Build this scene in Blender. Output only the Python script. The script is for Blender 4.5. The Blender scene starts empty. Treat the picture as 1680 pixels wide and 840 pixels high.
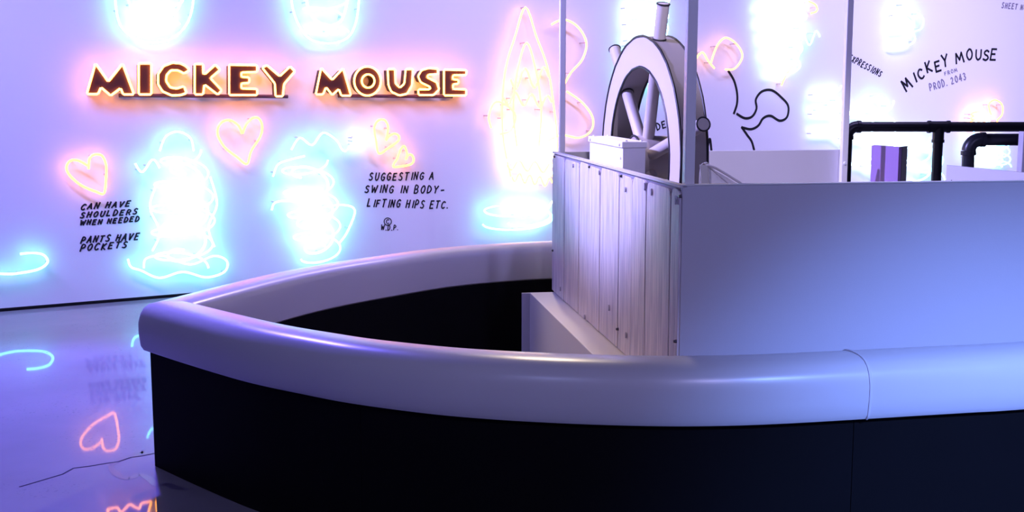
import bpy, bmesh, math, random
from mathutils import Vector, Matrix
random.seed(7)
S = bpy.context.scene
COL = S.collection
V = Vector
# measured with the camera looking along +Y; the built scene is turned so that the neon wall runs along X
TURN = -math.atan2(.492, .870); RZ = Matrix.Rotation(TURN, 3, 'Z')

# ------------------------------------------------------------------ camera
F, HZ, CAMH = 1955.0, 150.0, 1.5          # focal length in px (1680 wide), horizon row, eye height
PITCH = math.atan((420 - HZ) / F)
cam = bpy.data.cameras.new('camera'); camo = bpy.data.objects.new('camera', cam); COL.objects.link(camo)
cam.sensor_width = 36.0; cam.sensor_fit = 'HORIZONTAL'; cam.lens = 36.0 * F / 1680.0
camo.location = (0, 0, CAMH); camo.rotation_euler = (math.pi / 2 - PITCH, 0, TURN)
S.camera = camo
CP = V((0, 0, CAMH)); cc, ss = math.cos(PITCH), math.sin(PITCH)

# ------------------------------------------------------------------ world, lamps, exposure
S.view_settings.view_transform = 'Standard'; S.view_settings.look = 'None'
S.view_settings.gamma = 1; S.view_settings.use_curve_mapping = False
S.view_settings.exposure = 0.5
w = bpy.data.worlds.new('world'); S.world = w; w.use_nodes = True
w.node_tree.nodes['Background'].inputs[0].default_value = (.02, .02, .05, 1)

def aim(o, target):
    o.rotation_euler = (RZ @ V(target) - o.location).to_track_quat('-Z', 'Y').to_euler()
def spot(name, loc, target, col, power, size, blend=.5, radius=.08):
    l = bpy.data.lights.new(name, 'SPOT'); l.color = col; l.energy = power
    l.spot_size = math.radians(size); l.spot_blend = blend; l.shadow_soft_size = radius
    o = bpy.data.objects.new(name, l); COL.objects.link(o); o.location = RZ @ V(loc); aim(o, target); return o
def area(name, loc, target, col, power, sx, sy, spread=180):
    l = bpy.data.lights.new(name, 'AREA'); l.spread = math.radians(spread); l.shape = 'RECTANGLE'; l.color = col; l.energy = power; l.size = sx; l.size_y = sy
    o = bpy.data.objects.new(name, l); COL.objects.link(o); o.location = RZ @ V(loc); aim(o, target); return o

area('violet_wash', (-3.6, 5.6, 4.1), (-3.2, 8.3, .6), (.34, .30, 1.0), 95, 4.5, .5, 105)
area('violet_wash', (1.4, 7.5, 4.1), (1.4, 10.6, .9), (.50, .42, 1.0), 80, 4.0, .5, 120)
area('violet_wash', (5.4, 9.2, 4.1), (6.0, 12.4, .9), (.58, .50, 1.0), 125, 4.0, .5, 110)
spot('blue_floor_spot', (-2.5, 7.7, 4.1), (-2.3, 4.9, 0), (.15, .11, 1.0), 1250, 58, .6)
spot('blue_spot', (3.4, -.6, 3.8), (1.85, 3.5, .0), (.19, .34, 1.0), 2300, 31, 1.0)
spot('violet_spot', (2.2, -1.4, 3.9), (1.1, 4.0, .75), (.50, .46, 1.0), 270, 46, .8)
spot('violet_spot', (-1.6, -1.4, 3.9), (.6, 4.0, .5), (.40, .44, 1.0), 85, 50, .9)  # small fill lamp added for the left cushion front
spot('wheel_spot', (-3.6, 4.9, 3.9), (.55, 5.2, 2.1), (.42, .38, 1.0), 2000, 34, .5)
spot('cabin_fill', (.9, 2.2, 4.1), (1.1, 5.9, 1.2), (.86, .76, 1.0), 360, 22, .5)  # added fill lamp without a known source, brightens the cabin interior
spot('warm_spot', (.1, 8.4, 4.0), (.1, 4.6, .6), (1.0, .80, .58), 180, 55, .7)
spot('warm_spot', (-2.3, 4.3, 4.1), (.35, 4.9, .45), (1.0, .72, .56), 190, 30, .8)

# ------------------------------------------------------------------ pixel -> place helpers
def ray(x, y):
    u = (x - 840) / F; v = (420 - y) / F
    return V((u, cc + v * ss, -ss + v * cc))
def at_z(x, y, z):
    r = ray(x, y); return CP + r * ((z - CAMH) / r.z)
def at_plane(x, y, P, n):
    r = ray(x, y); return CP + r * ((P - CP).dot(n) / r.dot(n))
def at_depth(x, y, Y):
    r = ray(x, y); return CP + r * (Y / r.y)
WO = V((-3.514, 8.048, 0)); WU = V((.870, .492, 0)).normalized(); WN = V((WU.y, -WU.x, 0))   # neon wall: origin, along, normal
UP = V((0, 0, 1))
def wall_pt(x, y, off=0.0): return at_plane(x, y, WO + WN * off, WN)

# ------------------------------------------------------------------ materials
def mat(name, col, rough=.5, spec=.5, metal=0, emit=None, strength=0, alpha=None, coat=0):
    m = bpy.data.materials.new(name); m.use_nodes = True
    b = m.node_tree.nodes['Principled BSDF']
    b.inputs['Base Color'].default_value = (*col, 1); b.inputs['Roughness'].default_value = rough
    b.inputs['Specular IOR Level'].default_value = spec; b.inputs['Metallic'].default_value = metal
    b.inputs['Coat Weight'].default_value = coat
    if emit:
        b.inputs['Emission Color'].default_value = (*emit, 1); b.inputs['Emission Strength'].default_value = strength
    if alpha is not None: b.inputs['Alpha'].default_value = alpha
    return m
def noisy(m, scale, amt, c2=None, stretch=None, bump=0.0, detail=5):
    """mix the base colour with a second tone by noise, and a little relief"""
    nt = m.node_tree; b = nt.nodes['Principled BSDF']
    tc = nt.nodes.new('ShaderNodeTexCoord'); mp = nt.nodes.new('ShaderNodeMapping')
    if stretch: mp.inputs['Scale'].default_value = stretch
    nz = nt.nodes.new('ShaderNodeTexNoise'); nz.inputs['Scale'].default_value = scale; nz.inputs['Detail'].default_value = detail
    nt.links.new(tc.outputs['Object'], mp.inputs[0]); nt.links.new(mp.outputs[0], nz.inputs['Vector'])
    if c2:
        mx = nt.nodes.new('ShaderNodeMix'); mx.data_type = 'RGBA'
        rp = nt.nodes.new('ShaderNodeValToRGB'); rp.color_ramp.elements[0].position = .5 - amt; rp.color_ramp.elements[1].position = .5 + amt
        nt.links.new(nz.outputs['Fac'], rp.inputs[0]); nt.links.new(rp.outputs[0], mx.inputs['Factor'])
        mx.inputs['A'].default_value = b.inputs['Base Color'].default_value[:]; mx.inputs['B'].default_value = (*c2, 1)
        nt.links.new(mx.outputs['Result'], b.inputs['Base Color'])
    if bump:
        bp = nt.nodes.new('ShaderNodeBump'); bp.inputs['Strength'].default_value = bump; bp.inputs['Distance'].default_value = .01
        nt.links.new(nz.outputs['Fac'], bp.inputs['Height']); nt.links.new(bp.outputs[0], b.inputs['Normal'])
    return m
M = {}
M['wall'] = noisy(mat('wall_paint', (.84, .84, .86), .45), 60, .5, bump=.03)
M['plain_wall'] = mat('plain_wall_paint', (.5, .5, .52), .7)
M['ceiling'] = mat('ceiling_paint', (.10, .10, .11), .9)
M['ink'] = mat('black_vinyl_lettering', (.008, .008, .012), .5)
M['grey_ink'] = mat('grey_vinyl_lettering', (.22, .2, .26), .5)
M['red_neon'] = mat('red_neon', (.4, .2, .1), .3, emit=(1.0, .32, .045), strength=6)
M['letter_neon'] = mat('orange_neon', (.4, .2, .1), .3, emit=(1.0, .30, .04), strength=13)
M['yellow_neon'] = mat('yellow_neon', (.4, .3, .15), .3, emit=(1.0, .38, .08), strength=4.2)
M['cyan_neon'] = mat('cyan_neon', (.2, .4, .5), .3, emit=(.16, .80, 1.0), strength=6)
M['white_neon'] = mat('white_neon', (.5, .5, .5), .3, emit=(.62, .90, 1.0), strength=4.5)
M['blue_neon'] = mat('blue_neon', (.2, .3, .5), .3, emit=(.10, .50, 1.0), strength=7)
M['clip'] = mat('clear_clip', (.55, .45, .5), .4)
M['letter_black'] = mat('letter_enamel', (.030, .006, .008), .55)
M['rail'] = mat('rail_metal', (.05, .02, .06), .5)
M['vinyl'] = noisy(mat('white_vinyl', (.60, .59, .63), .29), 3.5, .5, bump=.10, detail=2)
M['piping'] = mat('vinyl_piping', (.72, .72, .80), .35)
M['black_board'] = noisy(mat('matte_black_board', (.0018, .0018, .003), .8, .12), 4, .4, c2=(.0026, .0026, .0045))
M['cabin_white'] = noisy(mat('cabin_paint', (.56, .54, .60), .55), 250, .5, bump=.04)
M['white_paint'] = mat('white_paint', (.80, .79, .78), .5)
M['platform'] = mat('platform_paint', (.74, .72, .68), .55)
M['post'] = mat('post_paint', (.80, .78, .82), .35)
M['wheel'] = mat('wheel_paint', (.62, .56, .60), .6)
M['wheel_edge'] = mat('wheel_side_tone', (.24, .21, .22), .65)  # rim sides and axle, darker than the rim face
M['hub'] = mat('hub_paint', (.42, .37, .39), .6)
M['spoke'] = mat('spoke_paint', (.52, .47, .47), .55)
M['screw'] = mat('screw_metal', (.10, .09, .11), .35, metal=.8)
M['white_screw'] = mat('white_screw', (.8, .8, .85), .3)
M['pipe'] = mat('black_pipe', (.010, .011, .016), .35)
M['purple'] = noisy(mat('purple_panel', (.30, .17, .42), .6), 5, .4, c2=(.34, .20, .44))
M['strap'] = mat('cream_strap', (.72, .70, .66), .5)
M['cord'] = mat('white_cord', (.80, .76, .78), .6)
M['sheet'] = mat('clear_sheet', (.8, .8, .88), .15, alpha=.35)
M['crack'] = mat('crack_gap', (.03, .025, .06), .9)  # dark colour of the hairline crack
M['floor_ink'] = mat('dark_floor_graphic', (.10, .09, .16), .35)

# painted boards: streaks of darker paint along each plank
m = mat('painted_planks', (.74, .67, .69), .5); M['plank'] = noisy(m, 9, .10, c2=(.46, .42, .50), stretch=(14, 14, .5), bump=.2)
# the joint behind the boards
M['knot'] = mat('painted_knot', (.44, .41, .50), .6)
M['plank_back'] = mat('plank_joint_paint', (.24, .23, .34), .6)

# polished concrete
m = bpy.data.materials.new('polished_concrete'); m.use_nodes = True; nt = m.node_tree; b = nt.nodes['Principled BSDF']
tc = nt.nodes.new('ShaderNodeTexCoord')
n1 = nt.nodes.new('ShaderNodeTexNoise'); n1.inputs['Scale'].default_value = 1.3; n1.inputs['Detail'].default_value = 8
n2 = nt.nodes.new('ShaderNodeTexNoise'); n2.inputs['Scale'].default_value = 75; n2.inputs['Detail'].default_value = 4
n3 = nt.nodes.new('ShaderNodeTexNoise'); n3.inputs['Scale'].default_value = 2.2; n3.inputs['Detail'].default_value = 3
for n in (n1, n2, n3): nt.links.new(tc.outputs['Object'], n.inputs['Vector'])
r1 = nt.nodes.new('ShaderNodeValToRGB'); r1.color_ramp.elements[0].position = .3; r1.color_ramp.elements[0].color = (.19, .185, .21, 1)
r1.color_ramp.elements[1].position = .75; r1.color_ramp.elements[1].color = (.27, .26, .28, 1)
nt.links.new(n1.outputs['Fac'], r1.inputs[0])
# pits: fine noise thresholded, clustered by a broad noise
r2 = nt.nodes.new('ShaderNodeValToRGB'); r2.color_ramp.elements[0].position = .64; r2.color_ramp.elements[1].position = .68
r3 = nt.nodes.new('ShaderNodeValToRGB'); r3.color_ramp.elements[0].position = .48; r3.color_ramp.elements[1].position = .62
nt.links.new(n2.outputs['Fac'], r2.inputs[0]); nt.links.new(n3.outputs['Fac'], r3.inputs[0])
mu = nt.nodes.new('ShaderNodeMath'); mu.operation = 'MULTIPLY'; nt.links.new(r2.outputs[0], mu.inputs[0]); nt.links.new(r3.outputs[0], mu.inputs[1])
mx = nt.nodes.new('ShaderNodeMix'); mx.data_type = 'RGBA'; mx.inputs['B'].default_value = (.14, .13, .17, 1)
nt.links.new(mu.outputs[0], mx.inputs['Factor']); nt.links.new(r1.outputs[0], mx.inputs['A']); nt.links.new(mx.outputs['Result'], b.inputs['Base Color'])
b.inputs['Roughness'].default_value = .55; b.inputs['Specular IOR Level'].default_value = .2
b.inputs['Coat Weight'].default_value = .55; b.inputs['Coat Roughness'].default_value = .035; b.inputs['Coat IOR'].default_value = 1.45
bp = nt.nodes.new('ShaderNodeBump'); bp.inputs['Strength'].default_value = .25; bp.inputs['Distance'].default_value = .004; bp.invert = True
nt.links.new(mu.outputs[0], bp.inputs['Height']); nt.links.new(bp.outputs[0], b.inputs['Normal']); nt.links.new(bp.outputs[0], b.inputs['Coat Normal'])
M['floor'] = m

# ------------------------------------------------------------------ object helpers
def thing(name, loc, label, cat, group=None):
    o = bpy.data.objects.new(name, None); COL.objects.link(o); o.location = RZ @ V(loc); o.empty_display_size = .1
    o['label'] = label; o['category'] = cat
    if group: o['group'] = group
    return o
def world_loc(o):
    p = V((0, 0, 0))
    while o: p += o.location; o = o.parent
    return p
def mesh(name, verts, faces, m, parent=None, smooth=False, label=None, cat=None, group=None, kind=None, bevel=0):
    """ONE mesh object; verts in world space; nothing is rotated, so parents only shift"""
    me = bpy.data.meshes.new(name); verts = [RZ @ V(v) for v in verts]
    if parent is not None: base = world_loc(parent); loc = V((0, 0, 0))
    else:
        base = V((sum(v[0] for v in verts) / len(verts), sum(v[1] for v in verts) / len(verts), min(v[2] for v in verts))); loc = base
    me.from_pydata([V(v) - base for v in verts], [], faces)
    bm = bmesh.new(); bm.from_mesh(me); bmesh.ops.recalc_face_normals(bm, faces=bm.faces); bm.to_mesh(me); bm.free()
    me.materials.append(m if not isinstance(m, str) else M[m])
    if smooth:
        for p in me.polygons: p.use_smooth = True
        me.set_sharp_from_angle(angle=math.radians(40))
    o = bpy.data.objects.new(name, me); COL.objects.link(o); o.location = loc
    if parent is not None: o.parent = parent
    if label: o['label'] = label
    if cat: o['category'] = cat
    if group: o['group'] = group
    if kind: o['kind'] = kind
    if bevel:
        md = o.modifiers.new('bevel', 'BEVEL'); md.width = bevel; md.segments = 2; md.limit_method = 'ANGLE'
    return o
BOXF = [(0, 1, 3, 2), (4, 6, 7, 5), (0, 4, 5, 1), (2, 3, 7, 6), (0, 2, 6, 4), (1, 5, 7, 3)]
def obox(O, a, b, c):
    """oriented box from corner O along vectors a, b, c"""
    return [O + a * i + b * j + c * k for i in (0, 1) for j in (0, 1) for k in (0, 1)], BOXF
def join(*parts):
    vs, fs = [], []
    for v, f in parts:
        n = len(vs); vs += v; fs += [tuple(i + n for i in q) for q in f]
    return vs, fs
def smooth_line(pts, closed=False, n=8):
    """Catmull-Rom through the points"""
    P = [V(p) for p in pts]; out = []; k = len(P)
    for i in range(k if closed else k - 1):
        if closed: a, b_, c, d = P[i - 1], P[i], P[(i + 1) % k], P[(i + 2) % k]
        else: a, b_, c, d = P[max(i - 1, 0)], P[i], P[i + 1], P[min(i + 2, k - 1)]
        for j in range(n):
            t = j / n
            out.append(.5 * ((2 * b_) + (c - a) * t + (2 * a - 5 * b_ + 4 * c - d) * t * t + (3 * b_ - a - 3 * c + d) * t ** 3))
    if not closed: out.append(P[-1])
    return out
def tube(pts, r, sides=8, closed=False, cap=True):
    pts = [V(p) for p in pts]; k = len(pts); vs = []; fs = []
    prev = None
    for i, p in enumerate(pts):
        a = pts[i - 1] if (closed or i) else p; b_ = pts[(i + 1) % k] if (closed or i < k - 1) else p
        t = (b_ - a)
        t = t.normalized() if t.length > 1e-9 else UP.copy()
        if prev is None:
            s = t.cross(V((.31, .42, .85))); s.normalize()
        else:
            s = prev - t * prev.dot(t); s.normalize()
        prev = s; u = t.cross(s)
        for q in range(sides):
            an = 2 * math.pi * q / sides; vs.append(p + (s * math.cos(an) + u * math.sin(an)) * r)
    for i in range(k if closed else k - 1):
        j = (i + 1) % k
        for q in range(sides):
            q2 = (q + 1) % sides; fs.append((i * sides + q, i * sides + q2, j * sides + q2, j * sides + q))
    if cap and not closed:
        fs.append(tuple(range(sides))[::-1]); fs.append(tuple((k - 1) * sides + q for q in range(sides)))
    return vs, fs
def cyl(p, q, r, sides=16, r2=None):
    p, q = V(p), V(q); t = (q - p).normalized(); s = t.cross(V((.3, .5, .81))).normalized(); u = t.cross(s); vs = []
    for e, rr in ((p, r), (q, r2 or r)):
        for k in range(sides):
            an = 2 * math.pi * k / sides; vs.append(e + (s * math.cos(an) + u * math.sin(an)) * rr)
    fs = [(k, (k + 1) % sides, sides + (k + 1) % sides, sides + k) for k in range(sides)]
    fs += [tuple(range(sides))[::-1], tuple(range(sides, 2 * sides))]
    return vs, fs
def prism(poly, d):
    """polygon (3D points in a plane) pushed along vector d"""
    n = len(poly); vs = [V(p) for p in poly] + [V(p) + d for p in poly]
    return vs, [tuple(range(n))[::-1], tuple(range(n, 2 * n))] + [(i, (i + 1) % n, n + (i + 1) % n, n + i) for i in range(n)]
def ring_prism(outer, inner, d):
    n = len(outer); vs = [V(p) for p in outer] + [V(p) for p in inner]; vs += [v + d for v in vs]; fs = []
    for i in range(n):
        j = (i + 1) % n
        fs += [(i, j, n + j, n + i), (2 * n + i, 3 * n + i, 3 * n + j, 2 * n + j), (i, 2 * n + i, 2 * n + j, j), (n + i, n + j, 3 * n + j, 3 * n + i)]
    return vs, fs
def ribbon(pts, half, n, lift=.0025):
    """flat stroke of width 2*half in the plane with normal n, raised by lift"""
    pts = [V(p) for p in pts]; k = len(pts); vs = []; fs = []
    for i, p in enumerate(pts):
        t = (pts[min(i + 1, k - 1)] - pts[max(i - 1, 0)]).normalized(); s = n.cross(t).normalized()
        e = -t * half * .6 if i == 0 else (t * half * .6 if i == k - 1 else V((0, 0, 0)))
        h = half
        vs += [p + s * h + e, p - s * h + e, p + s * h + e + n * lift, p - s * h + e + n * lift]
    for i in range(k - 1):
        a = 4 * i; b_ = a + 4
        fs += [(a + 2, b_ + 2, b_ + 3, a + 3), (a, a + 2, a + 3, a + 1)[::1], (a, b_, b_ + 2, a + 2), (a + 1, a + 3, b_ + 3, b_ + 1)] if i == 0 else \
              [(a + 2, b_ + 2, b_ + 3, a + 3), (a, b_, b_ + 2, a + 2), (a + 1, a + 3, b_ + 3, b_ + 1)]
    b_ = 4 * (k - 1); fs.append((b_, b_ + 1, b_ + 3, b_ + 2))
    return vs, fs

# ------------------------------------------------------------------ room shell
RH = 4.3
def room(u, v, z=0): return WO + WU * u + WN * v + UP * z
U0, U1, V1 = -4.5, 15.0, 13.5
mesh('floor', *obox(room(U0 - .2, -.2, -.1), WU * (U1 - U0 + .4), WN * (V1 + .4), UP * .1), 'floor', kind='structure')
FLOOR = bpy.data.objects['floor']
mesh('ceiling', *obox(room(U0 - .2, -.2, RH), WU * (U1 - U0 + .4), WN * (V1 + .4), UP * .1), 'ceiling', kind='structure')
mesh('wall_far', *obox(room(U0, -.15, .025), WU * (U1 - U0), WN * .15, UP * (RH - .025)), 'wall', kind='structure')
mesh('wall_gap_shade', *obox(room(U0, -.14, 0), WU * (U1 - U0), WN * .12, UP * .025), 'ink', kind='structure')  # black strip stands in for the shade in the gap under the wall
mesh('wall_left', *obox(room(U0 - .15, -.15, 0), WU * .15, WN * (V1 + .15), UP * RH), 'plain_wall', kind='structure')
mesh('wall_right', *obox(room(U1, -.15, 0), WU * .15, WN * (V1 + .15), UP * RH), 'plain_wall', kind='structure')
mesh('wall_back', *obox(room(U0, V1, 0), WU * (U1 - U0), WN * .15, UP * RH), 'plain_wall', kind='structure')
# hairline crack in the concrete
cr = [at_z(x, y, .0004) for x, y in [(34, 798), (60, 790), (85, 783), (104, 778), (122, 768), (150, 764), (178, 760), (196, 757), (214, 751), (232, 748), (258, 742)]]
mesh('crack', *ribbon([p + V((random.uniform(-.004, .004), random.uniform(-.006, .006), 0)) for p in cr], .0035, UP, .0008), 'crack', FLOOR)
# wavy dark stroke printed on the floor beside the bow
g1 = smooth_line([at_z(x, y, .0006) for x, y in [(256, 741), (243, 745), (232, 741), (222, 747), (200, 754), (182, 765), (193, 778), (212, 785), (228, 778), (243, 784), (258, 796), (274, 794), (288, 800), (310, 803)]], n=6)
hw = [.004, .012, .016, .020, .012, .008, .018, .016, .012, .016, .014, .016, .018, .004]
vs, fs = [], []
for i, p in enumerate(g1):
    t = (g1[min(i + 1, len(g1) - 1)] - g1[max(i - 1, 0)]).normalized(); s = UP.cross(t)
    k = i / 6; a = int(min(k, 12)); h = hw[a] * (1 - (k - a)) + hw[min(a + 1, 13)] * (k - a)
    vs += [p + s * h, p - s * h]
    if i: fs.append((2 * i - 2, 2 * i - 1, 2 * i + 1, 2 * i))
mesh('floor_graphic', vs, fs, 'floor_ink', label='dark wavy brush stroke printed on the concrete floor by the bow', cat='floor graphic')

# ------------------------------------------------------------------ bow-shaped bench
ZT, ZB = .672, .475
near_px = [(300, 600), (400, 630), (500, 652), (580, 667), (700, 683), (800, 692), (900, 698), (1000, 702), (1100, 704), (1200, 703), (1300, 699), (1420, 692), (1500, 687), (1600, 681), (1680, 676)]
TIP = V((-1.49, 4.655, 0))
nearP = [TIP] + [V((p.x, p.y, 0)) for p in (at_z(x, y, ZB) for x, y in near_px)] + [V((2.35, 3.93, 0)), V((3.2, 4.10, 0))]
far_px = [(400, 455), (500, 435), (600, 420), (700, 407), (800, 399), (905, 394)]
farP = [TIP] + [V((p.x, p.y, 0)) for p in (at_z(x, y, ZT - .006) for x, y in far_px)] + [V((.9, 6.86, 0)), V((1.7, 7.02, 0)), V((2.7, 7.15, 0))]
def resample(P, step):
    L = [0]
    for a, b_ in zip(P, P[1:]): L.append(L[-1] + (b_ - a).length)
    n = max(2, int(L[-1] / step)); out = []; i = 0
    for k in range(n + 1):
        d = L[-1] * k / n
        while i < len(P) - 2 and L[i + 1] < d: i += 1
        out.append(P[i].lerp(P[i + 1], (d - L[i]) / (L[i + 1] - L[i])))
    return out
nearC = resample(smooth_line(nearP, n=10), .03); farC = resample(smooth_line(farP, n=10), .03)
dn = (nearC[3] - TIP).normalized(); df = (farC[3] - TIP).normalized(); bis = (dn + df).normalized()
half_ang = math.acos(dn.dot(bis))
def fillet(C_, d, r):
    """replace the start of the path with half a fillet arc that ends on the bisector"""
    tl = r / math.tan(half_ang); cen = TIP + bis * (r / math.sin(half_ang)); p0 = TIP + d * tl; end = cen - bis * r
    a0 = end - cen; a1 = p0 - cen; out = []
    for k in range(9):
        v = a0.lerp(a1, k / 8); out.append(cen + v.normalized() * r)
    rest = [p for p in C_ if (p - TIP).length > tl * 1.15]
    return out + rest
def sweep(path, profile, side, t0=None, t1=None):
    """profile points (inward, z); side +1: inward is to the left of travel"""
    k = len(path); n = len(profile); vs = []; fs = []
    for i, p in enumerate(path):
        t = (path[min(i + 1, k - 1)] - path[max(i - 1, 0)]).normalized(); inn = UP.cross(t) * side
        for o_, z in profile: vs.append(p + inn * o_ + UP * z)
    for i in range(k - 1):
        for q in range(n):
            q2 = (q + 1) % n; fs.append((i * n + q, i * n + q2, (i + 1) * n + q2, (i + 1) * n + q))
    fs += [tuple(range(n))[::-1], tuple((k - 1) * n + q for q in range(n))]
    return vs, fs
def cut_by_mitre(vs, fs, keep):
    """cut the swept solid at the vertical plane through the tip along the bisector, keeping the near (-1) or far (+1) half"""
    me = bpy.data.meshes.new('tmp'); me.from_pydata(vs, [], fs); bm = bmesh.new(); bm.from_mesh(me)
    bmesh.ops.recalc_face_normals(bm, faces=bm.faces)
    nrm = UP.cross(bis) * keep
    r = bmesh.ops.bisect_plane(bm, geom=bm.verts[:] + bm.edges[:] + bm.faces[:], plane_co=TIP + nrm * .001, plane_no=nrm, clear_inner=True)
    bmesh.ops.holes_fill(bm, edges=[e for e in bm.edges if e.is_boundary])
    bm.verts.index_update(); v2 = [v.co.copy() for v in bm.verts]; f2 = [tuple(v.index for v in f.verts) for f in bm.faces]
    bm.free(); bpy.data.meshes.remove(me); return v2, f2
prof = [(.030, ZB), (.010, ZB + .006), (0, ZB + .022), (-.006, ZB + .07), (-.006, ZB + .115), (.002, ZB + .148), (.016, ZB + .172), (.038, ZB + .188), (.07, ZB + .196), (.11, ZB + .198),
        (.15, ZB + .196), (.178, ZB + .188), (.196, ZB + .172), (.205, ZB + .15), (.207, ZB + .10), (.206, ZB + .03), (.202, ZB + .008), (.190, ZB)]
bprof = [(.035, 0), (.035, ZB - .001), (.190, ZB - .001), (.190, 0)]
bench = thing('bow_bench', (TIP.x, TIP.y, 0), 'bow-shaped bench with padded white vinyl top on a matte black base', 'bench')
def split(path, cuts, gap):
    """split the path where it passes the cut points (nearest vertex)"""
    ids = [0] + [min(range(len(path)), key=lambda i: (path[i] - c).length) for c in cuts] + [len(path) - 1]; out = []
    for a, b_ in zip(ids, ids[1:]):
        seg = [p.copy() for p in path[a:b_ + 1]]
        if a: seg[0] = seg[0].lerp(seg[1], gap / .03)
        if b_ < len(path) - 1: seg[-1] = seg[-1].lerp(seg[-2], gap / .03)
        out.append(seg)
    return out
def padsweep(seg, side, first):
    """cushion piece: profile pulled in slightly at its closed ends"""
    return sweep(seg, prof, side)
np_, fp_ = fillet(nearC, dn, .055), fillet(farC, df, .055)
P0 = at_z(1420, 692, ZB); cutN = V((P0.x, P0.y, 0))
for i, seg in enumerate(split(np_, [cutN], .0015)):
    vs, fs = sweep(seg, prof, +1)
    if i == 0: vs, fs = cut_by_mitre(vs, fs, -1)
    mesh('cushion', vs, fs, 'vinyl', bench, smooth=True)
for i, seg in enumerate(split(fp_, [V((1.3, 6.94, 0))], .0015)):
    vs, fs = sweep(seg, prof, -1)
    if i == 0: vs, fs = cut_by_mitre(vs, fs, +1)
    mesh('cushion', vs, fs, 'vinyl', bench, smooth=True)
# welt of the seam between the two near cushions
i0 = min(range(len(np_)), key=lambda i: (np_[i] - cutN).length); t = (np_[i0 + 1] - np_[i0 - 1]).normalized(); inn = UP.cross(t)
mesh('seam_welt', *tube(smooth_line([np_[i0] + inn * o_ + UP * z for o_, z in prof[1:13]], n=3), .0042, 6), 'piping', bench, smooth=True)
# black base, in boards
B1, B2 = at_z(582, 668, ZB), at_z(1408, 692, ZB)
for i, seg in enumerate(split(np_, [V((B1.x, B1.y, 0)), V((B2.x, B2.y, 0))], .0012)):
    vs, fs = sweep(seg, bprof, +1)
    if i == 0: vs, fs = cut_by_mitre(vs, fs, -1)
    mesh('base_board', vs, fs, 'black_board', bench)
B3 = at_z(560, 507, ZB)
for i, seg in enumerate(split(fp_, [V((B3.x - .1, B3.y + .12, 0)), V((.9, 6.86, 0))], .0012)):
    vs, fs = sweep(seg, bprof, -1)
    if i == 0: vs, fs = cut_by_mitre(vs, fs, +1)
    mesh('base_board', vs, fs, 'black_board', bench)

# ------------------------------------------------------------------ cabin box on its platform
PD = V((-.1532, .988, 0)).normalized(); AX = V((.988, .1532, 0)).normalized()     # along the boarded side, and along the boat
NC = at_depth(1118, 305, 3.95); CZ = 1.19; PZ = .456
N0 = V((NC.x, NC.y, 0)); LEN = 2.267; WID = 1.60
def cab(a, o, z=0): return N0 + PD * a + AX * o + UP * z       # along the boarded side (0 near), across (0 at boards), height
plat = thing('platform', cab(1.1, .7, 0), 'white painted platform step under the boarded cabin side', 'platform')
mesh('platform_body', *obox(cab(-.005, -.125, 0), PD * 2.26, AX * 1.74, UP * PZ), 'platform', plat, bevel=.003)
mesh('end_board', *obox(cab(2.257, -.165, 0), PD * .02, AX * 1.79, UP * (PZ - .004)), 'cabin_white', plat)
cabin = thing('boat_cabin', cab(1.1, .8, PZ), 'lavender-white waist-high cabin box with one side of painted planks and slim posts', 'cabin')
T = .02
mesh('front_wall', *obox(cab(0, .004, PZ), PD * T, AX * (WID - .004), UP * (CZ - PZ)), 'cabin_white', cabin, bevel=.002)
mesh('front_highlight', *obox(cab(-.003, .0, CZ), PD * (T + .006), AX * WID, UP * .004), 'white_paint', cabin)  # whiter strip stands in for the highlight along the top edge
mesh('back_wall', *obox(cab(LEN - T, .004, PZ), PD * T, AX * (WID - .02), UP * (CZ - PZ)), 'cabin_white', cabin, bevel=.002)
mesh('side_backing', *obox(cab(T, .004, PZ), PD * (LEN - 2 * T), AX * .014, UP * (CZ - PZ - .002)), 'plank_back', cabin)
def on_side(x, y, o=0.0): return at_plane(x, y, cab(0, o), AX)
def side_a(x, y): return (on_side(x, y) - N0).dot(PD)
cuts = [0, side_a(1103, 301), side_a(1063, 290), side_a(1040, 284), side_a(1018, 278), side_a(987, 270), side_a(967, 264), side_a(952, 260), side_a(928, 253), LEN]
for k, (a, b_) in enumerate(zip(cuts, cuts[1:])):
    g = .0045
    z1 = CZ - .012 - (.006 if k % 2 else 0) ; c = .03
    w_ = b_ - a - 2 * g
    # board outline with softened upper corners
    pl = [(0, PZ + .006), (w_, PZ + .004 + .004 * (k % 3)), (w_, z1 - c), (w_ - c * .35, z1 - c * .3), (w_ - c, z1), (c, z1 - .002), (c * .35, z1 - c * .35), (0, z1 - c)]
    d = .008 + .002 * ((k * 7) % 3) / 2
    poly = [cab(a + g + q, .004, z) for q, z in pl]
    mesh('plank', *prism(poly, -AX * d), 'plank', cabin, bevel=.002)
rim = mesh('top_rail', *obox(cab(0, -.006, CZ - .006), PD * LEN, AX * .026, UP * .008), 'cabin_white', cabin)
for x, y in [(910, 257), (967, 274), (1019, 289), (1116, 322), (907, 411), (1013, 540), (1108, 560)]:
    p = on_side(x, y, -.008)
    mesh('screw', *cyl(p + AX * .004, p - AX * .006, .0065, 12, .0045), 'screw', cabin, smooth=True)
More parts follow.
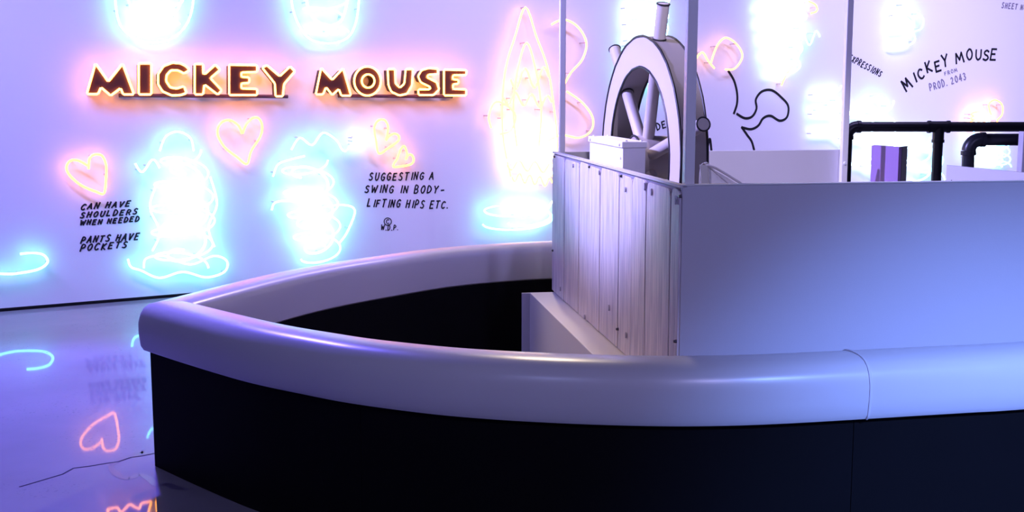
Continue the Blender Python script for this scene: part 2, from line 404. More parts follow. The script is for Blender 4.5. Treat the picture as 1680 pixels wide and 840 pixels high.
# knots painted on the boards, slightly raised blobs
for x, y, r in [(941, 272, .010), (984, 283, .011), (1027, 311, .011), (1059, 306, .016), (1070, 315, .014), (1110, 328, .017), (1000, 505, .014), (960, 520, .012), (1028, 550, .013), (920, 474, .012)]:
    p = on_side(x, y, -.0062); pl = [p + PD * (r * .5 * math.cos(q * .524)) + UP * (r * .9 * math.sin(q * .524)) for q in range(12)]
    mesh('painted_knot', *prism(pl, -AX * .006), 'knot', cabin)
TOPZ = 2.75
def post(a, o, z0, s=.034):
    p = mesh('post', *obox(cab(a, o, z0), PD * s, AX * s, UP * (TOPZ - z0)), 'post', cabin, bevel=.003); return p
post(T + .004, .019, PZ); post(LEN - T - .045, .019, PZ, .03); post(LEN - T - .04, WID - .045, PZ)
p = cab(LEN - T - .041, WID - .028, 1.12)
mesh('screw', *cyl(p, p - PD * .008, .010, 12, .007), 'white_screw', cabin, smooth=True)
for o in (.6, 1.1):
    p = cab(LEN - T, o, 1.12); 

# control box beside the wheel
bx = thing('control_box', cab(1.23, .08, PZ), 'narrow white control box just behind the boarded cabin side', 'box')
mesh('box_body', *obox(cab(.92, .030, PZ), PD * .62, AX * .095, UP * (1.272 - PZ)), 'white_paint', bx, bevel=.002)
mesh('box_lid', *obox(cab(.912, .024, 1.272), PD * .636, AX * .106, UP * .026), 'white_paint', bx, bevel=.003)
for a, o, z in [(.95, .024, 1.285), (1.5, .024, 1.285), (.95, .030, 1.23)]:
    p = cab(a, o, z); mesh('screw', *cyl(p + AX * .002, p - AX * .005, .008, 10, .006), 'white_screw', bx, smooth=True)
for a, o in [(.93, .045), (.93, .11), (1.52, .045), (1.52, .11)]:
    p = cab(a, o, 1.298); mesh('screw', *cyl(p - UP * .002, p + UP * .005, .008, 10, .006), 'white_screw', bx, smooth=True)

# ------------------------------------------------------------------ steering wheel
WA, WOF, WZ, RO, RI, TH = 1.20, .169, 1.216, .517, .388, .11
WY = -.071; WD = PD * math.cos(WY) + AX * math.sin(WY); WX = AX * math.cos(WY) - PD * math.sin(WY)      # the wheel is turned a little on its axle
wheel = thing('steering_wheel', cab(WA, WOF + TH / 2, PZ), 'large lilac-white ship steering wheel with black inked edges inside the cabin', 'steering wheel')
def wp(r, ang, o): return cab(WA, WOF, WZ) + WX * (o - WOF) - WD * (r * math.cos(ang)) + UP * (r * math.sin(ang))       # ang 0 points to the camera end
NS = 72
an = [2 * math.pi * k / NS for k in range(NS)]
ro = ring_prism([wp(RO, a, WOF) for a in an], [wp(RI, a, WOF) for a in an], WX * TH)
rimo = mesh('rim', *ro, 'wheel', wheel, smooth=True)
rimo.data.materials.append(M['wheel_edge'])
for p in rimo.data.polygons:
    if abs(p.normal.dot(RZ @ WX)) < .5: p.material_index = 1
rr = random.Random(3)
for r_, o in ((RO, WOF), (RI, WOF), (RO, WOF + TH), (RI, WOF + TH)):
    mesh('edge_line', *tube([wp(r_ + rr.uniform(-.0016, .0016), a, o) for a in an], .0055, 6, closed=True), 'ink', wheel, smooth=True)
oc = WOF + .036
hub = mesh('hub', *cyl(wp(0, 0, WOF - .02), wp(0, 0, WOF + .165), .095, 28), 'hub', wheel, smooth=True)
for o in (WOF - .02, WOF + .165):
    mesh('hub_line', *tube([wp(.095, a, o) for a in an[::2]], .005, 6, closed=True), 'ink', hub, smooth=True)
mesh('axle', *cyl(cab(WA, .126, WZ), cab(WA, WOF + .01, WZ), .03, 16), 'wheel_edge', wheel, smooth=True)
for k in range(6):
    a = math.radians(14 + 60 * k)
    sp = mesh('spoke', *cyl(wp(.06, a, oc), wp(RI + .012, a, oc), .026, 18), 'spoke', wheel, smooth=True)
    mesh('spoke_line', *tube([wp(RI - .004, a, oc) + (WX * math.cos(q) + (wp(1, a + math.pi / 2, oc) - wp(0, a, oc)) * math.sin(q)) * .027 for q in an[::4]], .004, 6, closed=True), 'ink', sp, smooth=True)
    hd = mesh('handle', *cyl(wp(RO - .01, a, oc), wp(RO + .15, a, oc), .026, 18), 'spoke', wheel, smooth=True)
    for rr_ in (RO + .003, RO + .149):
        mesh('handle_line', *tube([wp(rr_, a, oc) + (WX * math.cos(q) + (wp(1, a + math.pi / 2, oc) - wp(0, a, oc)) * math.sin(q)) * .0265 for q in an[::4]], .0035, 6, closed=True), 'ink', hd, smooth=True)

# ------------------------------------------------------------------ strap, cord and clear sheet lying in the cabin
bag = thing('clear_bag', cab(.55, .32, PZ), 'clear plastic bag with cream strap and white cord behind the cabin front', 'bag')
BY = NC.y + .42
def bp_(x, y, dy=0): return at_depth(x, y, BY + dy)
st = smooth_line([bp_(1146, 345), bp_(1147, 310), bp_(1148, 285), bp_(1151, 270), bp_(1156, 268), bp_(1160, 274), bp_(1162, 290), bp_(1161, 310), bp_(1159, 345)], n=5)
wide = V((.35, .94, 0)) * .05
vs = []; fs = []
for i, p in enumerate(st):
    t = (st[min(i + 1, len(st) - 1)] - st[max(i - 1, 0)]).normalized(); nn = t.cross(wide).normalized() * .0015
    vs += [p - nn, p + wide - nn, p + nn, p + wide + nn]
    if i:
        a = 4 * i - 4; b_ = 4 * i; fs += [(a, a + 1, b_ + 1, b_), (a + 2, b_ + 2, b_ + 3, a + 3), (a, b_, b_ + 2, a + 2), (a + 1, a + 3, b_ + 3, b_ + 1)]
mesh('strap', vs, fs, 'strap', bag, smooth=True)
mesh('band', *prism([bp_(1148, 270, -.005), bp_(1160, 271, -.005), bp_(1162, 285, -.005), bp_(1161, 345, -.005), bp_(1148, 345, -.005), bp_(1150, 290, -.005)], V((0, .004, 0))), 'strap', bag)
mesh('cord', *tube(smooth_line([bp_(1160, 271), bp_(1172, 275), bp_(1190, 285), bp_(1206, 295), bp_(1222, 306), bp_(1240, 330)], n=5), .0045, 8), 'cord', bag, smooth=True)
mesh('sheet', *prism([bp_(1161, 274, .01), bp_(1175, 281, .02), bp_(1195, 292, .03), bp_(1210, 302, .03), bp_(1225, 345, .02), bp_(1161, 345, .01)], V((0, .002, 0))), 'sheet', bag)
mesh('sheet_fold', *tube(smooth_line([bp_(1166, 276, .01), bp_(1182, 290, .01), bp_(1196, 303, .01), bp_(1206, 330, .01)], n=4), .003, 6), 'cord', bag, smooth=True)

# ------------------------------------------------------------------ black pipe railings, panels behind the cabin
def pipe_rail(name, label, D, r, xs_, ytop, x_end, right_slope=0.0, posts=()):
    top = at_depth(xs_, ytop, D); L = at_depth(x_end, ytop + right_slope, D)
    t = thing(name, (top.x, D, 0), label, 'railing', 'black pipe railings')
    e = r * 1.9
    L.z = top.z
    mesh('pipe', *cyl((top.x + e, D, top.z), (L.x, D, L.z), r, 20), 'pipe', t, smooth=True)
    arc = [V((top.x + e - e * math.sin(a), D, top.z - e + e * math.cos(a))) for a in [math.pi / 2 * k / 8 for k in range(9)]]
    el = mesh('elbow', *tube(arc, r * 1.14, 20), 'pipe', t, smooth=True)
    mesh('collar', *cyl((top.x + e, D, top.z), (top.x + e + r * .7, D, top.z), r * 1.25, 20), 'pipe', el, smooth=True)
    mesh('collar', *cyl((top.x, D, top.z - e), (top.x, D, top.z - e - r * .7), r * 1.25, 20), 'pipe', el, smooth=True)
    mesh('pipe', *cyl((top.x, D, 0), (top.x, D, top.z - e), r, 20), 'pipe', t, smooth=True)
    for px in posts:
        q = at_depth(px, ytop, D).x
        mesh('pipe', *cyl((q, D, 0), (q, D, top.z - r * .5), r, 20), 'pipe', t, smooth=True)
        te = mesh('tee', *cyl((q - r * 2.2, D, top.z), (q + r * 2.2, D, top.z), r * 1.14, 20), 'pipe', t, smooth=True)
        for sx in (-2.2, 1.7): mesh('collar', *cyl((q + sx * r, D, top.z), (q + (sx + .5) * r, D, top.z), r * 1.27, 20), 'pipe', te, smooth=True)
        mesh('branch', *cyl((q, D, top.z), (q, D, top.z - r * 3), r * 1.14, 20), 'pipe', te, smooth=True)
        mesh('collar', *cyl((q, D, top.z - r * 2.6), (q, D, top.z - r * 3.2), r * 1.27, 20), 'pipe', te, smooth=True)
    return t
pipe_rail('pipe_railing', 'long black pipe railing with an elbow beside the cabin back post and one middle leg', 7.55, .031, 1391, 208, 2000, 0, [1540])
pipe_rail('pipe_railing', 'lower black pipe railing with one elbow in front of the long railing', 6.4, .032, 1590, 229, 2000)
# purple board with a dark edge
A_ = at_depth(1430, 238, 6.55); B_ = at_depth(1475, 241, 6.33)
pb = thing('purple_panel', (A_.x, A_.y, 0), 'upright purple panel with a dark edge below the black railing', 'panel')
dv = V((B_.x - A_.x, B_.y - A_.y, 0)); nv = V((-dv.y, dv.x, 0)).normalized(); zt = A_.z
side = V((.03, .14, 0))
E_ = at_depth(1485, 241, 6.41); side = V((E_.x - B_.x, .09, 0))
mesh('face_board', *prism([V((A_.x, A_.y, 0)), V((B_.x, B_.y, 0)), V((B_.x, B_.y, B_.z)), V((A_.x, A_.y, A_.z))], nv * .02), 'purple', pb, bevel=.002)
mesh('edge_board', *prism([V((B_.x, B_.y, 0)) + nv * .001, V((B_.x, B_.y, 0)) + side, V((B_.x, B_.y, B_.z)) + side, V((B_.x, B_.y, B_.z)) + nv * .001], nv * .02), 'pipe', pb)
# white desk-like panel with a sloping top
a1, a2 = at_depth(1553, 271, 6.0), at_depth(1690, 284, 5.75)
wpn = thing('white_panel', (a1.x, a1.y, 0), 'white panel with a sloping top edge at the right behind the cabin front', 'panel')
mesh('panel_board', *prism([V((a1.x, a1.y, 0)), V((a2.x, a2.y, 0)), V(a2), V(a1)], V((.01, .03, 0))), 'white_paint', wpn, bevel=.003)
o1 = at_depth(1557, 303, 5.985); 
mk = [at_depth(x, y, 5.985) for x, y in [(1559, 304), (1559, 298), (1562, 295), (1565, 298), (1565, 304)]]
mesh('ink_mark', *ribbon(mk, .003, V((0, -1, 0)), .004), 'ink', wpn)
# pale column cut by the right border
cpn = at_depth(1684, 216, 6.2)
mesh('grey_post', *obox(V((cpn.x - .015, 6.2, 0)), V((.06, .0, 0)), V((0, .06, 0)), UP * cpn.z), 'cabin_white', label='short grey post at the right edge in front of the railing', cat='post', bevel=.003)

# ------------------------------------------------------------------ neon
SO = .075                                     # tube stand-off from the wall
def neon_tube(parent, px, m, closed=False, n=6, off=SO, r=.0085, clips=3, name='neon_tube', smooth=True):
    pts = smooth_line([(x, y, 0) for x, y in px], closed, n) if smooth else [V((x, y, 0)) for x, y in px]
    P = [wall_pt(p.x, p.y, off) for p in pts]
    t = mesh(name, *tube(P, r, 8, closed), m, parent, smooth=True)
    for k in range(clips):
        p = P[int((k + .5) / clips * (len(P) - 1))]
        q = p - WN * off
        mesh('standoff', *cyl(q + WN * .0015, p - WN * r * .8, .005, 6), 'clip', t)
    return t
def neon_thing(name, px, label, cat='neon', group=None):
    p = wall_pt(px[0], px[1], 0); return thing(name, p, label, cat, group)

# --- block-letter signs
def c1(*q): return [(x / 3, y / 3) for x, y in q]
def c2(*q): return [(400 + x / 3, y / 3) for x, y in q]
def ell(cx, cy, rx, ry, n=28): return [(cx + rx * math.cos(2 * math.pi * k / n), cy + ry * math.sin(2 * math.pi * k / n)) for k in range(n)]
first = [c1((427, 463), (470, 312), (533, 402), (604, 314), (660, 465), (606, 465), (594, 434), (545, 471), (497, 430), (483, 463)),
         c1((683, 312), (745, 312), (745, 465), (683, 465)),
         c1((934, 345), (915, 325), (890, 312), (850, 308), (805, 325), (778, 365), (778, 415), (800, 450), (845, 470), (890, 468), (918, 458), (906, 424), (870, 436), (838, 430), (818, 400), (820, 370), (842, 346), (875, 346), (906, 362)),
         c1((958, 315), (1000, 315), (1000, 362), (1010, 364), (1060, 318), (1084, 344), (1036, 385), (1092, 445), (1072, 466), (1006, 416), (1000, 465), (958, 465)),
         [(376, 106), (422, 107), (422, 118), (396, 119), (396, 126), (409, 127), (409, 136), (396, 137), (396, 145), (422, 146), (422, 156), (376, 156)],
         [(430, 111), (438, 107), (459, 125), (476, 109), (484, 117), (466, 138), (464, 158), (452, 158), (451, 137)]]
second = [[(518, 155), (527, 111), (545, 131), (563, 112), (576, 157), (560, 157), (556, 146), (545, 156), (535, 143), (530, 155)],
          ell(603, 133, 22, 24),
          c2((708, 340), (745, 340), (747, 410), (768, 432), (790, 412), (797, 340), (833, 340), (828, 420), (804, 462), (765, 470), (726, 452), (712, 420)),
          c2((955, 338), (957, 365), (908, 368), (902, 380), (950, 405), (962, 440), (935, 468), (860, 468), (858, 440), (915, 440), (920, 430), (870, 405), (857, 375), (875, 345), (910, 335)),
          c2((985, 342), (1097, 345), (1095, 370), (1030, 370), (1027, 390), (1057, 393), (1057, 412), (1030, 415), (1030, 438), (1095, 440), (1095, 470), (985, 470))]
def shrink(px, k):
    """pull a polygon's outline inwards by about k pixels"""
    n = len(px); A = sum(px[i][0] * px[(i + 1) % n][1] - px[(i + 1) % n][0] * px[i][1] for i in range(n)); sg = 1 if A > 0 else -1; out = []
    for i in range(n):
        a, b_, c = V((*px[i - 1], 0)), V((*px[i], 0)), V((*px[(i + 1) % n], 0))
        d1 = (b_ - a).normalized(); d2 = (c - b_).normalized()
        m_ = (UP.cross(d1) + UP.cross(d2)) * sg
        m_ = m_.normalized() if m_.length > 1e-4 else V((0, 0, 0))
        f = max(.45, m_.dot(UP.cross(d1) * sg)); q = b_ + m_ * (k / f); out.append((q.x, q.y))
    return out
def rounded(px, k=1.6):
    out = []; n = len(px)
    for i in range(n):
        a, b_, c = V((*px[i - 1], 0)), V((*px[i], 0)), V((*px[(i + 1) % n], 0))
        for e in (a, c):
            d = e - b_; q = b_ + d.normalized() * min(k, d.length * .45); out.append((q.x, q.y))
    return out
def word_sign(letters, label, rail_px, hole=None):
    t = neon_thing('neon_word_sign', (letters[0][0][0], 157), label, 'neon sign', 'red neon word signs')
    D = .10
    for k, px in enumerate(letters):
        poly = [wall_pt(x, y, .001 + D) for x, y in shrink(px, 2.0)]
        if hole == k:
            inn = ell(604, 133, 9.0, 9.5); body = ring_prism(poly, [wall_pt(x, y, .001 + D) for x, y in inn], -WN * D)
        else: body = prism(poly, -WN * D)
        b_ = mesh('letter', *body, 'letter_black', t)
        for lp in [px] + ([ell(604, 133, 10.5, 11)] if hole == k else []):
            P = [wall_pt(x, y, D + .012) for x, y in rounded(lp)]
            mesh('neon_outline', *tube(P, .0075, 8, closed=True), 'letter_neon', b_, smooth=True)
    a, b_ = [wall_pt(x, y, .05) for x, y in rail_px]
    mesh('rail', *tube([a, b_], .014, 8), 'rail', t)
    return t
word_sign(first, 'left word of the big red neon lettering, six black block letters', [(195, 156.5), (472, 158.5)])
word_sign(second, 'right word of the big red neon lettering, five black block letters', [(555, 157.5), (742, 158.5)], hole=1)

# --- hearts
def heart(px, label, n=6):
    t = neon_thing('neon_heart', px[0], label, 'neon heart', 'neon hearts'); neon_tube(t, px, 'red_neon', False, n, clips=4); return t
heart([(397, 219), (391, 206), (376, 197), (361, 203), (357, 220), (368, 241), (388, 257), (405, 269), (412, 248), (427, 224), (430, 206), (424, 194), (414, 194), (404, 204), (398, 219)], 'largest red neon heart, below the big neon lettering')
heart([(x / 3, 240 + y / 3) for x, y in [(436, 112), (440, 62), (462, 42), (500, 45), (522, 90), (522, 150), (512, 230), (470, 222), (400, 192), (345, 145), (327, 105), (345, 72), (385, 70), (432, 95)]], 'red neon heart tilted above the shoulders note at the far left')
heart([(400 + x / 3, 180 + y / 3) for x, y in [(698, 150), (708, 110), (708, 75), (690, 50), (660, 55), (642, 90), (650, 150), (665, 215), (715, 185), (758, 155), (763, 130), (742, 118), (715, 130), (700, 152)]], 'upper of the two small neon hearts above the swing note')
heart([(400 + x / 3, 180 + y / 3) for x, y in [(797, 246), (803, 215), (790, 180), (772, 195), (755, 240), (735, 279), (780, 278), (822, 268), (836, 248), (828, 224), (810, 222), (798, 244)]], 'smaller lower heart of the pair above the swing note')

# --- plain curved stroke at the lower left
t = neon_thing('neon_curve', (40, 455), 'hooked cyan neon stroke low on the wall at the left edge', 'neon')
neon_tube(t, [(-60, 441), (-20, 447), (10, 449.5), (30, 448.3), (63, 441.7), (78, 430), (71, 418), (53, 415), (33, 416.7)], 'cyan_neon', clips=4)

# --- abstract loop compositions (plain stand-ins)
def coil(cx, y0, y1, w0, w1, loops, hgt=14, lean=0.0, bulge=0.0, ph=0.0, n=16):
    """column of overlapping loops"""
    out = []; N_ = int(loops * n)
    for i in range(N_ + 1):
        s = i / N_; a = 2 * math.pi * loops * s + ph; w_ = w0 * (1 - s) + w1 * s + bulge * math.sin(math.pi * s)
        out.append((cx + lean * s + w_ * math.cos(a), y0 + (y1 - y0) * s + hgt * math.sin(a)))
    return out
def wave(x0, y0, x1, y1, amp, n):
    out = []
    for i in range(n * 8 + 1):
        s = i / (n * 8); out.append((x0 + (x1 - x0) * s, y0 + (y1 - y0) * s + amp * math.sin(2 * math.pi * n * s)))
    return out
def liss(cx, cy, rx, ry, a, b_, d, n=90):
    return [(cx + rx * math.sin(a * 2 * math.pi * k / n + d), cy + ry * math.sin(b_ * 2 * math.pi * k / n)) for k in range(n)]
def leaf(cx, cy, rx, ry, rot=0, n=14):
    out = []
    for k in range(n):
        a = 2 * math.pi * k / n; x = rx * math.cos(a) * abs(math.cos(a)) ** .3; y = ry * math.sin(a)
        out.append((cx + x * math.cos(rot) - y * math.sin(rot), cy + x * math.sin(rot) + y * math.cos(rot)))
    return out
def abstract(label, base, tubes):
    t = neon_thing('neon_loops', base, label, 'neon', 'abstract neon loop compositions')
    for k, tb in enumerate(tubes):
        pts, m = tb[0], tb[1]; closed = tb[2] if len(tb) > 2 else False
        neon_tube(t, pts, m, closed, 2 if len(pts) > 40 else 5, off=SO + .016 * (k % 3), clips=3)
    return t
abstract('tall column of cyan neon loops right of the shoulders note', (300, 460), [
    (coil(300, 245, 440, 30, 42, 5.0, 15, bulge=16), 'cyan_neon'),
    (coil(304, 265, 430, 20, 26, 3.5, 20, bulge=14, ph=1.5), 'white_neon'),
    (wave(222, 268, 262, 276, 12, 1) , 'cyan_neon'),
    ([(210, 425), (215, 438), (232, 444), (262, 456), (300, 446), (338, 455), (368, 446), (372, 428), (350, 420), (312, 434), (270, 420), (240, 424), (236, 440)], 'cyan_neon'),
    ([(258, 300), (246, 340), (262, 380), (250, 412)], 'cyan_neon'), ([(345, 290), (356, 335), (342, 372), (352, 405)], 'cyan_neon'),
    ([(262, 248), (272, 224), (292, 216), (312, 226), (318, 248)], 'cyan_neon')])
abstract('leaning cyan neon loops between the two small hearts and the tall column', (510, 430), [
    (coil(500, 262, 425, 38, 32, 4.5, 14, lean=26, bulge=8), 'cyan_neon'),
    (coil(505, 275, 420, 26, 20, 3.5, 18, lean=20, bulge=8, ph=2.0), 'white_neon'),
    ([(478, 246), (492, 226), (512, 238), (530, 218), (552, 230), (566, 248), (590, 222), (602, 236)], 'cyan_neon'),
    ([(448, 290), (456, 270), (476, 262), (500, 256)], 'cyan_neon'),
    ([(446, 345), (452, 332), (480, 330), (520, 340), (560, 336), (582, 345), (570, 380), (556, 400)], 'cyan_neon'),
    (coil(590, 224, 240, 10, 10, 3, 6), 'white_neon')])
abstract('wide bowl of cyan neon loops at the top above the left lettering', (250, 75), [
    ([(188, -30), (190, 10), (198, 42), (220, 62), (252, 70), (284, 62), (306, 40), (316, 10), (318, -30)], 'cyan_neon'),
    (coil(254, 0, 52, 46, 24, 2.0, 9), 'white_neon'),
    ([(206, -20), (216, 14), (240, 36), (270, 34), (294, 12), (300, -20)], 'cyan_neon'),
    (wave(215, 44, 295, 40, 6, 2), 'white_neon')])
abstract('narrow bowl of cyan neon loops at the top above the right lettering', (530, 75), [
    ([(476, -30), (480, 12), (492, 44), (512, 66), (546, 71), (572, 60), (584, 36), (589, 0), (590, -30)], 'cyan_neon'),
    (coil(532, 0, 58, 38, 22, 2.0, 8), 'cyan_neon'),
    ([(500, -20), (508, 20), (530, 40), (560, 34), (574, -20)], 'white_neon'),
    (wave(500, 50, 572, 52, 5, 2), 'white_neon')])
abstract('tall yellow neon arches and loops left of the cabin with white loops inside', (850, 385), [
    ([(838, 290), (826, 230), (824, 170), (830, 110), (845, 60), (862, 12), (880, 60), (898, 110), (908, 170), (914, 240), (906, 290)], 'yellow_neon'),
    ([(806, 210), (802, 190), (812, 168), (830, 172), (846, 190), (838, 214), (820, 220)], 'yellow_neon'),
    ([(848, 240), (842, 180), (848, 120), (864, 70), (880, 120), (888, 180), (884, 240)], 'yellow_neon'),
    (wave(838, 130, 900, 126, 16, 2), 'yellow_neon'), (wave(826, 160, 905, 168, 10, 3), 'yellow_neon'),
    ([(905, 40), (925, 32), (948, 44), (962, 70), (955, 98), (936, 120), (920, 150)], 'yellow_neon'),
    ([(930, 150), (955, 168), (972, 192), (970, 214), (950, 226), (920, 222), (890, 236)], 'yellow_neon'),
    (wave(832, 270, 910, 276, 8, 3), 'yellow_neon'), (wave(840, 290, 906, 300, 7, 4), 'yellow_neon'),
    (coil(872, 205, 262, 38, 42, 2.5, 12), 'white_neon'), (coil(876, 215, 300, 30, 34, 2.5, 10, ph=1.0), 'white_neon'),
    (coil(850, 335, 368, 54, 58, 1.5, 14), 'cyan_neon'), (coil(868, 330, 366, 38, 34, 1.5, 10), 'white_neon')])
abstract('cyan and white neon loops high behind the steering wheel', (1062, 165), [
    (coil(1062, 0, 80, 36, 30, 3, 10), 'white_neon'), (coil(1060, 60, 150, 28, 40, 3, 10), 'cyan_neon'), (coil(1070, -20, 70, 26, 26, 2.5, 12, ph=1), 'cyan_neon')])
abstract('pair of thin yellow neon arcs above the black wall drawing', (1180, 112), [
    ([(1130, 128), (1140, 100), (1152, 86), (1162, 100), (1172, 112)], 'yellow_neon'),
    ([(1166, 104), (1176, 76), (1190, 62), (1208, 72), (1218, 92), (1206, 112), (1190, 114)], 'yellow_neon')])
abstract('dense white neon loops high on the wall right of the near post', (1290, 130), [
    (coil(1285, 0, 120, 42, 26, 4.5, 10), 'white_neon'), (coil(1290, -10, 110, 30, 20, 3.5, 12, ph=1.2), 'cyan_neon'),
    (wave(1300, 70, 1345, 60, 10, 2), 'cyan_neon'), ([(1282, 140), (1290, 122), (1300, 108)], 'red_neon'), ([(1326, 2), (1338, 8), (1340, 18), (1330, 22)], 'red_neon')])
abstract('pale cyan neon loops beside the cabin back post', (1362, 235), [
    (coil(1358, 140, 235, 22, 26, 3, 9), 'white_neon'), (wave(1338, 175, 1380, 170, 8, 2), 'cyan_neon')])
abstract('small white neon loops above the slanted wall title', (1485, 84), [
    (coil(1482, 10, 76, 16, 20, 2.5, 8), 'white_neon'), ([(1476, -10), (1484, 12), (1500, 18), (1514, 30), (1512, 46), (1500, 52)], 'cyan_neon')])
abstract('wide spread of white neon loops behind the long pipe railing', (1460, 300), [
    (coil(1410, 165, 290, 22, 30, 3, 10), 'white_neon'), (coil(1450, 165, 295, 16, 30, 3, 10), 'white_neon'), (coil(1500, 225, 295, 26, 26, 2.5, 10), 'white_neon'),
    (coil(1528, 230, 295, 16, 22, 2, 10), 'cyan_neon'), ([(1428, 160), (1446, 158), (1456, 174), (1448, 192), (1432, 194)], 'cyan_neon')])
abstract('small red, white and blue neon loops at the right above the low railing', (1630, 280), [
    ([(1626, 188), (1622, 172), (1632, 164), (1644, 172), (1644, 188), (1636, 198), (1640, 208)], 'red_neon'),
    (coil(1608, 184, 204, 14, 16, 3, 5), 'red_neon'), (coil(1612, 186, 204, 10, 12, 3, 5), 'white_neon'), (coil(1622, 230, 274, 24, 22, 4, 7), 'white_neon'),
    (wave(1586, 262, 1600, 212, 4, 2), 'blue_neon'), (coil(1645, 236, 274, 10, 14, 3, 6), 'blue_neon')])

# ------------------------------------------------------------------ hand lettering on the wall (stroke alphabet, unit boxes)
FONT = {
 'A': [[(0, 0), (.45, 1), (.9, 0)], [(.18, .36), (.74, .36)]], 'B': [[(.05, 0), (.05, 1), (.5, .98), (.68, .78), (.5, .54), (.08, .52)], [(.5, .54), (.8, .3), (.6, .03), (.05, 0)]],
 'C': [[(.82, .85), (.5, 1), (.15, .75), (.05, .4), (.25, .06), (.55, 0), (.82, .15)]], 'D': [[(.05, 0), (.05, 1), (.5, .92), (.82, .55), (.6, .12), (.05, 0)]],
 'E': [[(.75, 1), (.08, .98), (.05, 0), (.78, .02)], [(.06, .52), (.62, .54)]], 'F': [[(.75, 1), (.08, .98), (.05, 0)], [(.06, .52), (.6, .54)]],
 'G': [[(.82, .85), (.5, 1), (.12, .72), (.08, .3), (.4, 0), (.78, .15), (.8, .45), (.5, .45)]], 'H': [[(.08, 0), (.1, 1)], [(.8, 0), (.82, 1)], [(.09, .5), (.81, .52)]],
 'I': [[(.35, 0), (.38, 1)]], 'K': [[(.08, 0), (.08, 1)], [(.75, 1), (.12, .45), (.8, 0)]], 'L': [[(.1, 1), (.06, .02), (.72, .04)]],
 'M': [[(0, 0), (.14, 1), (.48, .3), (.82, 1), (.98, 0)]], 'N': [[(.05, 0), (.08, 1), (.78, .02), (.82, 1)]],
 'O': [[(.45, 1), (.12, .75), (.06, .35), (.35, 0), (.72, .15), (.85, .6), (.65, .95), (.45, 1)]], 'P': [[(.05, 0), (.1, 1), (.6, .95), (.78, .7), (.5, .48), (.08, .44)]],
 'R': [[(.05, 0), (.08, 1), (.6, .95), (.75, .72), (.5, .5), (.08, .48)], [(.4, .48), (.82, 0)]], 'S': [[(.75, .88), (.45, 1), (.15, .82), (.25, .58), (.62, .45), (.76, .2), (.45, 0), (.05, .1)]],
 'T': [[(0, .97), (.85, 1)], [(.42, .98), (.4, 0)]], 'U': [[(.08, 1), (.1, .3), (.35, 0), (.68, .12), (.8, .4), (.82, 1)]], 'V': [[(.02, 1), (.4, 0), (.85, 1)]],
 'W': [[(0, 1), (.22, 0), (.48, .7), (.75, 0), (1, 1)]], 'X': [[(.05, 1), (.82, 0)], [(.8, 1), (.02, 0)]], 'Y': [[(.02, 1), (.42, .5), (.85, 1)], [(.42, .5), (.38, 0)]],
 '-': [[(.15, .45), (.75, .48)]], '.': [[(.2, 0), (.3, .06)]], '2': [[(.1, .8), (.4, 1), (.72, .75), (.4, .35), (.05, .02), (.8, .04)]],
 '0': [[(.45, 1), (.12, .75), (.08, .3), (.42, 0), (.78, .25), (.8, .7), (.45, 1)]], '4': [[(.6, 0), (.62, 1), (.02, .32), (.85, .34)]],
 '3': [[(.1, .9), (.45, 1), (.7, .78), (.38, .55), (.75, .3), (.45, 0), (.05, .1)]]}
CURVED = set('BCDGOPRSU203')
def glyph(ch, ox, oy, w_, h_, dx, dy, slant, m, parent, half):
    """one drawn letter: (ox, oy) baseline start in px, (dx, dy) unit baseline direction, lifted as a flat stroke on the wall"""
    parts = []
    for st_ in FONT[ch]:
        q = [(ox + dx * (a * w_ + slant * b_ * h_) + dy * b_ * h_, oy + dy * (a * w_ + slant * b_ * h_) - dx * b_ * h_) for a, b_ in st_]
        if ch in CURVED and len(q) > 3:
            q = [(v.x, v.y) for v in smooth_line([(x, y, 0) for x, y in q], n=3)]
        if ch in CURVED and len(q) > 3: parts.append(ribbon([wall_pt(x, y, .0005) for x, y in q], half, WN))
        else:
            for e, f in zip(q, q[1:]): parts.append(ribbon([wall_pt(*e, .0005), wall_pt(*f, .0005)], half, WN))
    mesh('letter', *join(*parts), m, parent)
def write(parent, s, p0, p1, h_, slant=.15, m='ink', half=.0052, jitter=.5, fill=.68):
    L = math.hypot(p1[0] - p0[0], p1[1] - p0[1]); dx, dy = (p1[0] - p0[0]) / L, (p1[1] - p0[1]) / L
    wt = [.55 if c in 'I.' else (.65 if c == ' ' else (1.2 if c in 'MW' else 1)) for c in s]; unit = L / (sum(wt) - .3); x = 0
    for c, k in zip(s, wt):
        if c != ' ':
            j = random.uniform(-jitter, jitter)
            glyph(c, p0[0] + dx * x, p0[1] + dy * x + j, unit * k * fill if c != 'I' else unit * .6, h_ * random.uniform(.92, 1.06), dx, dy, slant, m, parent, half)
        x += unit * k
def note(px, label): return thing('wall_lettering', wall_pt(px[0], px[1], 0), label, 'lettering', 'black hand lettering on the wall')
t = note((180, 411), 'five-line black handwritten note about shoulders and pockets at the left')
write(t, 'CAN HAVE', (132, 344), (213, 338.5), 9, .5); write(t, 'SHOULDERS', (131, 357.5), (225, 351), 8.5, .45); write(t, 'WHEN NEEDED', (131, 369.5), (228, 363), 7.5, .4)
write(t, 'PANTS HAVE', (132, 399), (227, 393), 10, .45); write(t, 'POCKETS', (131, 412), (208, 406), 10, .45)
t = note((665, 378), 'black handwritten note about a swing in the body above the bench')
write(t, 'SUGGESTING A', (605, 296), (711, 294.5), 12, .2, half=.0052); write(t, 'SWING IN BODY-', (598, 316), (729, 317), 12, .2, half=.0052); write(t, 'LIFTING HIPS ETC.', (602, 339), (735, 342), 12, .2, half=.0052)
mesh('letter', *ribbon([wall_pt(636 + 6 * math.cos(a), 363.5 + 6 * math.sin(a), .0005) for a in [2 * math.pi * k / 16 for k in range(17)]], .0034, WN), 'ink', t)
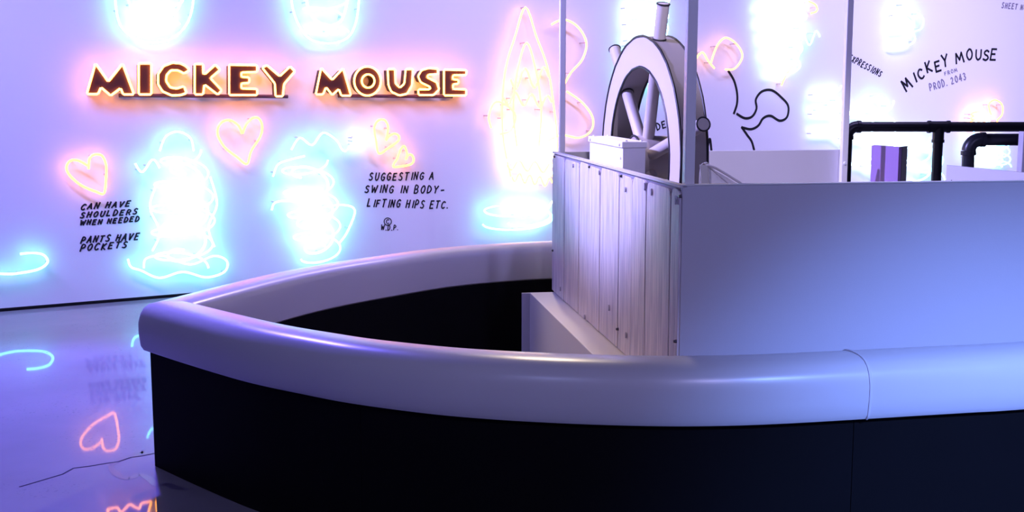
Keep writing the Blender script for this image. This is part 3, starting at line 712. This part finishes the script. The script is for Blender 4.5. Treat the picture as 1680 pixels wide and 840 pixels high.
glyph('C', 633.6, 366.8, 5.2, 6.6, 1, 0, 0, 'ink', t, .0032)
write(t, 'W.D.P.', (625, 377), (653, 377.5), 8, .1, half=.0036)
t = note((1060, 230), 'black hand lettering on the wall seen through the steering wheel')
for c, x, y in [('S', 1025, 231), ('T', 1033, 228), ('M', 1054, 221), ('O', 1069, 216.5), ('D', 1078, 213.5), ('E', 1087, 210.5), ('L', 1096, 207.5)]:
    glyph(c, x, y, 7, 10.5, .95, -.31, .1, 'ink', t, .006)
t = note((1415, 126), 'single black word slanting downward just right of the back post')
write(t, 'EXPRESSIONS', (1391, 98), (1444, 126), 9.5, .05, half=.0055)
t = note((1560, 150), 'black wall title rising along an arc with a production line below it')
for c, x, y, ang, h_ in [('M', 1487, 150, -38, 18), ('I', 1502, 135, -25, 15), ('C', 1508.5, 130.5, -25, 15), ('K', 1521, 119.5, -20, 17), ('E', 1535.5, 118, -16, 16), ('Y', 1547, 110, -14, 19),
                     ('M', 1569, 104.5, -14, 16), ('O', 1586, 98.5, -8, 17), ('U', 1600, 98, -2, 16), ('S', 1612, 98.5, 3, 16), ('E', 1624, 98, 4, 18)]:
    a = math.radians(ang); glyph(c, x, y, (13 if c == 'M' else 11 if c != 'I' else 6), h_, math.cos(a), math.sin(a), .08, 'ink', t, .0105)
write(t, 'FROM', (1550, 124), (1571, 117), 5.5, .1, 'grey_ink', .004, .2); write(t, 'PROD. 2043', (1526, 149), (1586, 130), 11, .1, 'grey_ink', .0062, .3)
t = note((1660, 16), 'grey sheet number lettering in the upper right corner')
write(t, 'SHEET NO.', (1643, 13), (1686, 17), 8.5, .1, 'grey_ink', .006, .3)

# --- loose black brush strokes on the wall behind the cabin (plain stand-in drawing)
t = thing('wall_drawing', wall_pt(1225, 245, 0), 'loose black line drawing on the white wall above the cabin back', 'drawing')
for st_ in [[(1195, 117), (1204, 132), (1209, 152), (1209, 170), (1204, 186)],
            [(1209, 187), (1222, 194), (1234, 191), (1241, 178), (1240, 163), (1250, 150), (1266, 148), (1282, 160), (1293, 174), (1291, 192), (1279, 198), (1264, 190), (1252, 194), (1244, 206), (1232, 212), (1217, 209)],
            [(1217, 209), (1226, 222), (1233, 232), (1237, 246)], [(1141, 182), (1148, 195), (1161, 204)], [(1158, 214), (1155, 230), (1152, 246)], [(1160, 246), (1163, 231), (1165, 229), (1167, 246)]]:
    mesh('stroke', *ribbon([wall_pt(p.x, p.y, .0005) for p in smooth_line([(x, y, 0) for x, y in st_], n=5)], .0115, WN), 'ink', t)
